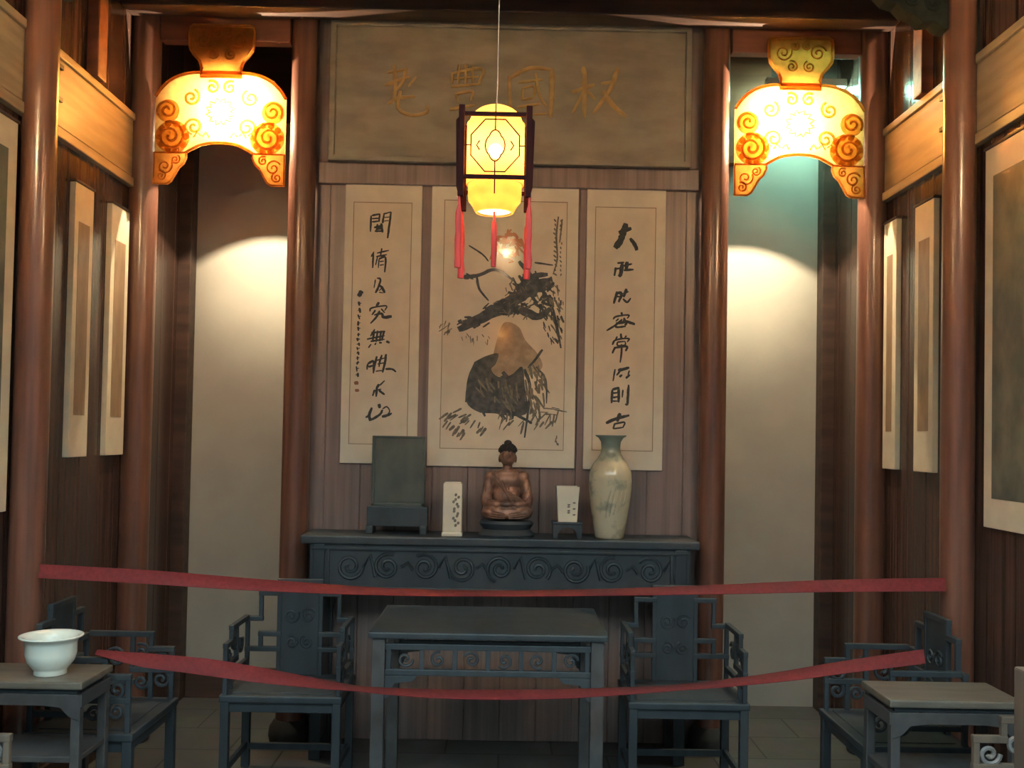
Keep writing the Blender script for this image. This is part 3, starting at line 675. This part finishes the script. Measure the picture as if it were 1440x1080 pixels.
# ------------------------------------------------------------------ furniture
def armchair(label, loc, rz, wood=None, carve=None, group=None):
    wood = wood or M['ebony']; carve = carve or wood
    t = thing('armchair', label, 'armchair', loc, rz, group)
    w, d, h = .30, .235, .485            # half width, half depth, seat height; faces -y
    b = MB().box(-w, w, -d, d, h-.035, h, .008).box(-w+.05, w-.05, -d+.05, d-.05, h, h+.004, .002); b.build('seat', wood, t)
    b = MB().box(-w+.02, w-.02, -d+.02, -d+.04, h-.085, h-.035, .004).box(-w+.02, w-.02, d-.04, d-.02, h-.085, h-.035, .004)
    for s in (-1, 1): b.box(*sorted((s*(w-.04), s*(w-.02))), -d+.02, d-.02, h-.085, h-.035, .004)
    b.build('apron', wood, t)
    for sx in (-1, 1):
        for sy in (-1, 1):
            MB().box(*sorted((sx*(w-.048), sx*(w-.006))), *sorted((sy*(d-.048), sy*(d-.006))), 0, h-.035, .004).build('leg', wood, t)
    for s in (-1, 1):
        MB().box(*sorted((s*(w-.04), s*(w-.018))), -d+.03, d-.03, .10, .135, .003).build('stretcher', wood, t)
        MB().box(-w+.03, w-.03, *sorted((s*(d-.04), s*(d-.018))), .06+.03*(s > 0), .095+.03*(s > 0), .003).build('stretcher', wood, t)
    # stepped openwork back
    k = MB()
    def bar(x0, z0, x1, z1, r=.013):
        e = .0018 if x0 == x1 else 0
        k.box(min(x0, x1)-r+e, max(x0, x1)+r-e, d-.04+e, d-.012-e, min(z0, z1)-r+e, max(z0, z1)+r-e, .004)
    ww = w-.022
    for s in (-1, 1):
        bar(s*ww, h, s*ww, .78); bar(s*ww, .78, s*(ww-.07), .78); bar(s*(ww-.07), .78, s*(ww-.07), .915); bar(s*(ww-.07), .915, s*.11, .915); bar(s*.11, .915, s*.11, h)
        bar(s*.11, .62, s*ww, .62); bar(s*(ww-.07), .62, s*(ww-.07), .70); bar(s*(ww-.07), .70, s*.11, .70)
    bar(-.11, .915, -.11, .98); bar(.11, .915, .11, .98); bar(-.11, .98, .11, .98)
    k.build('backrest', wood, t)
    p = MB().box(-.1, .1, d-.034, d-.018, h, .975, .003).build('back_splat', wood, t)
    q = MB()
    for s in (-1, 1):
        q.tube(spiral(s*.045, .80, .042, 1.6, d-.036, .5, 22, s), .006, 6); q.tube(spiral(s*.04, .66, .035, 1.6, d-.036, 2, 22, s), .006, 6)
    q.build('splat_carving', carve, p, True)
    for s in (-1, 1):
        k = MB(); x = s*(w-.022); r = .013
        def ab(y0, z0, y1, z1):
            e = .0018 if y0 == y1 else 0
            k.box(x-r+e, x+r-e, min(y0, y1)-r+e, max(y0, y1)+r-e, min(z0, z1)-r+e, max(z0, z1)+r-e, .004)
        y0, y1 = -d+.03, d-.055
        ab(y0, h, y0, .72); ab(y0, .72, y0+.10, .72); ab(y0+.10, .72, y0+.10, .79); ab(y0+.10, .79, y1, .79); ab(y0+.10, h, y0+.10, .62); ab(y0, .62, y0+.19, .62); ab(y0+.19, .62, y0+.19, .79); ab(y0+.19, .56, y1, .56)
        k.build('arm', wood, t)
        q = MB()
        for yy, z, rr, a in ((y0+.05, .665, .04, 0), (y0+.05, .575, .042, 2), (y0+.145, .705, .04, 1), (y0+.145, .56, .035, 3), (y0+.27, .675, .05, .5)):
            q.tube([(x, px_, pz_) for px_, _, pz_ in spiral(yy, z, rr, 1.4, 0, a, 20, s)], .009, 6)
        q.build('arm_carving', carve, t, True)
    return t
g = 'carved armchairs'
armchair('black carved armchair left of the square table, facing the viewer', (-1.07, 5.135, 0), 0, group=g)
armchair('black carved armchair right of the square table, facing the viewer', (.93, 5.135, 0), 0, group=g)
armchair('dark armchair against left wall, just behind the side table with the white pot', (-1.785, 4.56, 0), pi/2, M['ebony'], group=g)
armchair('dark armchair against right wall, just behind the bare side table', (1.785, 4.56, 0), -pi/2, M['ebony'], group=g)
armchair('armchair with pale carved arm in the lower left photo corner', (-1.875, 3.15, 0), pi/2, M['pale_wood'], M['bone'], group=g)
armchair('armchair with pale carved arm in the lower right photo corner', (1.92, 3.32, 0), -pi/2, M['pale_wood'], M['bone'], group=g)

def tea_table(label, x0, x1, y0, y1, h):
    t = thing('side_table', label, 'table', ((x0+x1)/2, (y0+y1)/2, 0), 0, 'side tables along the walls')
    w, d = (x1-x0)/2, (y1-y0)/2
    MB().box(-w, w, -d, d, h-.03, h, .007).build('tabletop', M['tabletop'], t)
    MB().box(-w+.025, w-.025, -d+.02, d-.02, h-.05, h-.03, .003).build('waist', M['ebony'], t)
    b = MB()
    for s in (-1, 1):
        pts = [(-w+.012, h-.05), (w-.012, h-.05), (w-.012, h-.15), (w-.05, h-.135), (w-.085, h-.10), (w-.15, h-.093), (-w+.15, h-.093), (-w+.085, h-.10), (-w+.05, h-.135), (-w+.012, h-.15)]
        b.prism(pts, s*(d-.012)-.008, s*(d-.012)+.008, .002)
        x = s*(w-.012); b.box(x-.008, x+.008, -d+.012, d-.012, h-.10, h-.05, .003)
    b.build('apron', M['blackwood'], t)
    for sx in (-1, 1):
        for sy in (-1, 1):
            MB().box(*sorted((sx*(w-.045), sx*(w-.008))), *sorted((sy*(d-.045), sy*(d-.008))), 0, h-.05, .005).build('leg', M['blackwood'], t)
    MB().box(-w+.012, w-.012, -d+.012, d-.012, .475, .50, .005).build('lower_shelf', M['blackwood'], t)
    return t
tea_table('dark square side table by the left wall, carrying the white pot', -2.13, -1.62, 3.90, 4.21, .79)
tea_table('bare dark side table by the right wall with nothing on it', 1.50, 2.02, 3.84, 4.15, .79)

t = thing('wooden_post', 'pale wooden post at the right photo edge beside the carved armchair', 'post', (1.54, 2.90, 0))
MB().box(-.032, .032, -.032, .032, 0, 1.13, .008).build('post', M['pale_wood'], t)
MB().box(-.05, .05, -.05, .05, 0, .06, .01).build('foot', M['pale_wood'], t)
# square table in front of the altar
t = thing('square_table', 'black square table with openwork apron in front of the altar table', 'table', (-.055, 4.86, 0))
w, d, h = .54, .36, .885
MB().box(-w, w, -d, d, h-.03, h, .008).build('tabletop', M['ebony'], t)
for s in (-1, 1):
    b = MB(); y = s*(d-.04)
    for z in (h-.07, h-.185): b.box(-w+.07, w-.07, y-.012, y+.012, z-.014, z+.014, .004)
    for i in range(7):
        x = -w+.09+i*(2*w-.18)/6; b.box(x-.011, x+.011, y-.011, y+.011, h-.185, h-.07, .003)
    for i in range(6):
        x = -w+.09+(i+.5)*(2*w-.18)/6
        b.tube(spiral(x, h-.128, .036, 1.3, y, i*1.3, 20, 1 if i % 2 else -1), .007, 6)
    for q in (-1, 1):
        b.prism([(q*(w-.07), h-.2), (q*(w-.22), h-.2), (q*(w-.2), h-.225), (q*(w-.12), h-.235), (q*(w-.09), h-.3), (q*(w-.07), h-.31)], y-.01, y+.01, .002)
    b.build('openwork_apron', M['ebony'], t)
    x = s*(w-.04)
    b = MB().box(x-.012, x+.012, -d+.07, d-.07, h-.084, h-.056, .004).box(x-.012, x+.012, -d+.07, d-.07, h-.199, h-.171, .004); b.build('side_rail', M['ebony'], t)
for sx in (-1, 1):
    for sy in (-1, 1):
        MB().box(sx*(w-.045)-.03, sx*(w-.045)+.03, sy*(d-.045)-.03, sy*(d-.045)+.03, 0, h-.03, .006).build('leg', M['blackwood'], t)

# long altar table
AT = 1.215
t = thing('altar_table', 'long dark altar table with carved apron below the scrolls', 'altar table', (-.01, 5.625, 0))
w, d = 1.09, .185
MB().box(-w, w, -d, d, AT-.045, AT, .008).build('tabletop', M['ebony'], t)
pan = MB().box(-w+.05, w-.05, -d+.02, -d+.045, AT-.30, AT-.045, .004).build('apron', M['ebony'], t)
b = MB()
for i in range(9):
    x = -.82+i*.205; s = 1 if i % 2 else -1
    b.tube(spiral(x, AT-.165, .075, 1.7, -d+.018, i*1.1, 30, s), .010, 6)
    b.tube([(x+.075, -d+.018, AT-.165), (x+.11, -d+.016, AT-.12-.02*s), (x+.14, -d+.018, AT-.20+.02*s)], .009, 6)
for z in (AT-.07, AT-.285): b.box(-w+.06, w-.06, -d+.008, -d+.024, z-.008, z+.008, .003)
for s in (-1, 1): b.box(*sorted((s*(w-.16), s*(w-.145))), -d+.008, -d+.024, AT-.285, AT-.07, .003)
b.build('apron_carving', M['ebony'], pan, True)
for s in (-1, 1):
    for q in (-1, 1):
        MB().box(s*(w-.1)-.032, s*(w-.1)+.032, q*(d-.04)-.03, q*(d-.04)+.03, 0, AT-.045, .006).build('leg', M['ebony'], t)
    MB().box(s*(w-.1)-.02, s*(w-.1)+.02, -d+.07, d-.07, .08, AT-.1, .005).build('end_panel', M['ebony'], t)

# ------------------------------------------------------------------ things on the altar table
OY = 5.58
def base_x(px, D=OY): return P(px, 750, D).x
# seated statue
x = base_x(712)
t = thing('buddha_statue', 'small bronze seated statue in the middle of the altar table', 'statue', (x, OY, AT)); t.scale = (1.02, 1.02, 1.05)
b = MB().lathe([(0, 0), (.15, 0), (.155, .012), (.14, .03), (.128, .04), (.14, .055), (.15, .07), (.14, .085), (0, .09)], 40, sy=.72); b.build('stand', M['ebony'], t, True)
b = MB()
B = b.ball; z0 = .09
B((0, 0, z0+.045), .05, 3, (2.45, 1.75, .9))                    # crossed legs
B((-.085, -.03, z0+.04), .045, 3, (1.25, 1.25, .85)); B((.085, -.03, z0+.04), .045, 3, (1.25, 1.25, .85))
B((0, -.055, z0+.03), .04, 3, (2.2, .9, .6))
B((0, .015, z0+.13), .07, 3, (1.12, .78, 1.25)); B((0, .012, z0+.205), .07, 3, (1.25, .72, .8)); B((0, .012, z0+.24), .055, 3, (1.35, .7, .55))
for s in (-1, 1):
    B((s*.088, .01, z0+.225), .034, 3, (1, .9, 1)); B((s*.104, .0, z0+.165), .03, 3, (.95, .95, 1.9)); B((s*.112, -.012, z0+.105), .033, 3, (.95, 1.0, 1.5)); B((s*.075, -.05, z0+.085), .024, 3, (1.9, 1, .9), Matrix.Rotation(s*.5, 3, 'Z'))
B((0, -.068, z0+.085), .022, 3, (1.7, .9, .7))
B((0, .008, z0+.275), .028, 3, (1, 1, 1.2)); B((0, .0, z0+.335), .047, 3, (.92, .98, 1.2)); B((0, -.02, z0+.312), .028, 3, (1, .9, .9))
B((0, -.047, z0+.335), .008, 2, (.8, 1, 2.0)); B((0, -.043, z0+.311), .007, 2, (2, .8, .6))
for s in (-1, 1): B((s*.017, -.040, z0+.346), .008, 2, (1.4, .6, .6)); B((s*.045, .004, z0+.322), .009, 2, (.7, 1, 2.6)); B((s*.018, -.041, z0+.356), .007, 2, (1.8, .6, .4))
body = b.build('body', M['statue'], t, 'all')
rm = body.modifiers.new('remesh', 'REMESH'); rm.mode = 'VOXEL'; rm.voxel_size = .0042; rm.use_smooth_shade = True
sm = body.modifiers.new('smooth', 'SMOOTH'); sm.factor = .5; sm.iterations = 4
b = MB(); b.ball((0, .008, z0+.362), .047, 3, (.98, 1.0, .85)); b.ball((0, .012, z0+.405), .022, 3, (1, 1, .8))
for i in range(60):
    a = i*2.4; q = .15+.85*i/60; r = sqrt(1-(1-q)**2) if q < 1 else 1
    b.ball((.047*r*cos(a), .008+.047*r*sin(a), z0+.362+.04*(1-q)), .0075, 1)
b.build('hair', M['statue_hair'], t, 'all')
b = MB()
for i in range(6):
    q = i/5; b.tube(smooth_line([(-.085+.018*i, -.025-.02*q, z0+.245-.012*i), (-.03+.012*i, -.055, z0+.175-.016*i), (.03+.008*i, -.056, z0+.14-.012*i), (.085, -.045, z0+.105-.006*i)], 5), .0045, 6)
for s in (-1, 1):
    for i in range(4): b.tube(smooth_line([(s*(.115+.004*i), -.008-.008*i, z0+.20-.02*i), (s*(.124-.004*i), -.03, z0+.14-.012*i), (s*(.10-.008*i), -.05, z0+.10-.006*i)], 5), .004, 6)
    for i in range(4): b.tube(smooth_line([(s*.13, -.035+.0*i, z0+.055-.012*i), (s*.08, -.083, z0+.05-.012*i), (s*.01, -.088, z0+.035-.008*i)], 5), .004, 6)
b.build('robe_fold', M['statue'], t, True)

# vase
x = base_x(857)
t = thing('porcelain_vase', 'tall pale celadon vase on the altar table below the right scroll', 'vase', (x, OY, AT))
prof = [(0, 0), (.078, 0), (.082, .012), (.085, .03), (.098, .11), (.112, .2), (.120, .28), (.122, .33), (.117, .375), (.098, .42), (.072, .455), (.058, .48), (.053, .51), (.056, .545), (.070, .568), (.086, .578), (.087, .584), (.078, .58), (.05, .55), (.045, .5), (0, .49)]
MB().lathe([(p[0]*1.0, p[1]*.985) for p in prof], 56).build('body', M['vase'], t, 'all')
b = MB()
for i in range(5):
    a = -1.9+i*.2; b.tube(smooth_line([(.105*cos(a)*1.0, .105*sin(a), .12+.01*i), (.118*cos(a+.1), .118*sin(a+.1), .2), (.122*cos(a+.25), .122*sin(a+.25), .27+.01*(i % 2))], 5), .004, 6)
b.build('raised_motif', M['vase'], t, True)

# hat-stand vase: tall pale square tube with a painted side
x = base_x(636)
t = thing('square_brush_vase', 'slim white upright vase with a painted motif, left of the statue', 'vase', (x, OY, AT))
b = MB(); b.box(-.054, .054, -.05, .05, 0, .295, .012); b.build('body', M['porcelain_cream'] if 'porcelain_cream' in M else M['mount'], t, True)
b = MB()
for i in range(14):
    b.ball((.02+.014*sin(i*1.7), -.0505, .06+.013*i), .009, 1, (1, .12, 1.1))
b.build('painted_motif', M['ink_grey'], t)
b = MB().box(-.058, .058, -.054, .054, 0, .02, .004); b.box(-.046, .046, -.042, .042, .29, .3, .002).build('foot', M['mount'], t)
x = base_x(797)
t = thing('wooden_stand', 'small dark carved stand on the altar table between statue and vase', 'stand', (x, OY, AT))
MB().box(-.085, .085, -.06, .06, .075, .09, .004).build('top', M['ebony'], t)
b = MB()
for s in (-1, 1): b.prism([(s*.08, .075), (s*.08, 0), (s*.055, 0), (s*.05, .03), (s*.03, .055), (0, .06), (0, .075)], -.055, -.04, .001); b.prism([(s*.08, .075), (s*.08, 0), (s*.055, 0), (s*.05, .03), (s*.03, .055), (0, .06), (0, .075)], .04, .055, .001)
b.build('base', M['ebony'], t)
t = thing('white_brush_pot', 'short white flared brush pot standing on the small dark stand', 'brush pot', (x, OY, AT+.09))
MB().lathe([(0, 0), (.074, 0), (.08, .1), (.09, .195), (.084, .195), (.072, .02), (0, .02)], 4, (0, 0, 0), mtx=Matrix.Rotation(pi/4, 4, 'Z')).build('body', M['mount'], t)
b = MB()
for i in range(7): b.ball((.015+.02*cos(i*2.1), -.0555-.0004*i, .04+.011*i), .007, 1, (1.4, .12, .7))
b.build('painted_motif', M['ink_grey'], t)
# table screen
x = base_x(557)
t = thing('table_screen', 'dark upright table screen standing at the left end of the altar table', 'table screen', (x, OY+.06, AT))
zt = P(557, 613, OY+.06).z-AT; zb = P(557, 707, OY+.06).z-AT
MB().box(-.135, .135, -.006, .012, zb, zt-.008, .003).build('stone_panel', M['green_stone'], t)
b = MB()
for s in (-1, 1): b.box(*sorted((s*.132, s*.15)), -.014, .02, zb-.02, zt, .004)
b.box(-.15, .15, -.014, .02, zt-.012, zt, .004).box(-.15, .15, -.014, .02, zb-.025, zb, .004)
b.build('frame', M['green_stone'], t)
b = MB().box(-.17, .17, -.03, .04, .04, zb-.02, .005)
for s in (-1, 1): b.box(s*.15-.02, s*.15+.02, -.075, .075, 0, .045, .006)
b.build('stand', M['ebony'], t)

# white flower pot on the left side table
c = P(71, 938, 4.03)
t = thing('white_flower_pot', 'white porcelain pot with flared rim on the left side table', 'flower pot', (c.x, 4.03, .79))
prof = [(0, 0), (.060, 0), (.064, .004), (.062, .018), (.070, .028), (.090, .055), (.098, .085), (.098, .125), (.104, .140), (.121, .150), (.122, .155), (.116, .157), (.100, .148), (.088, .13), (.086, .06), (.05, .03), (0, .025)]
MB().lathe(prof, 56).build('body', M['porcelain'], t, 'all')
MB().lathe([(0, .105), (.0865, .105), (.0865, .10), (0, .10)], 40).build('soil', M['pot_soil'], t)

# ------------------------------------------------------------------ ribbons strung across
def ribbon(name, label, pts, widths, tw):
    n = 90; ctr = smooth_line(pts, n//(len(pts)-1)); m = len(ctr); b = MB(); front = []
    def lerp_list(L, t):
        k = t*(len(L)-1); i = min(int(k), len(L)-2); f = k-i; return L[i]*(1-f)+L[i+1]*f
    rows = []
    for i, p in enumerate(ctr):
        t = i/(m-1); w = lerp_list(widths, t)/2; a = lerp_list(tw, t)
        up = Vector((0, sin(a), cos(a)))*w; nn = Vector((0, cos(a), -sin(a)))*.0012
        rows.append([p+up-nn, p-up-nn, p-up+nn, p+up+nn, p+up-nn])
    b.grid(rows)
    o = b.build(name, M['ribbon'], None, True)
    bm = bmesh.new(); bm.from_mesh(o.data); bmesh.ops.remove_doubles(bm, verts=bm.verts, dist=1e-6); bmesh.ops.recalc_face_normals(bm, faces=bm.faces[:]); bm.to_mesh(o.data); bm.free()
    return o
def pts_of(lst, D, D1=None): return [P(a, c, D + ((D1 or D)-D)*i/(len(lst)-1)) for i, (a, c) in enumerate(lst)]
DU = 4.515
o = ribbon('red_ribbon', '', pts_of([(55, 803), (200, 811), (370, 823), (540, 832), (690, 834.5), (850, 833), (1010, 829), (1170, 824), (1330, 822)], 4.345, DU), [.06]*9,
           [.25, .2, .75, 1.18, 1.30, 1.22, .98, .6, .2])
tag(o, 'upper red ribbon strung between the two near columns', 'ribbon', 'red ribbon barriers')
DL = 4.27
o = ribbon('red_ribbon', '', pts_of([(135, 917), (200, 928), (290, 938), (390, 953), (500, 968), (600, 975), (700, 977), (810, 975), (950, 967), (1080, 954), (1190, 938), (1300, 923)], DL), [.03, .06, .07, .07, .07, .07, .07, .07, .07, .07, .06, .06],
           [1.0, .5, .2, .9, 1.52, 1.3, 1.18, 1.25, 1.5, 1.25, .8, .35])
tag(o, 'lower red ribbon sagging between the armchairs of the two side walls', 'ribbon', 'red ribbon barriers')

# ------------------------------------------------------------------ sky over the courtyard
wd = bpy.data.worlds.new('sky'); scene.world = wd; wd.use_nodes = True
bg = wd.node_tree.nodes['Background']; bg.inputs['Color'].default_value = (.68, .90, .92, 1); bg.inputs['Strength'].default_value = 5.6
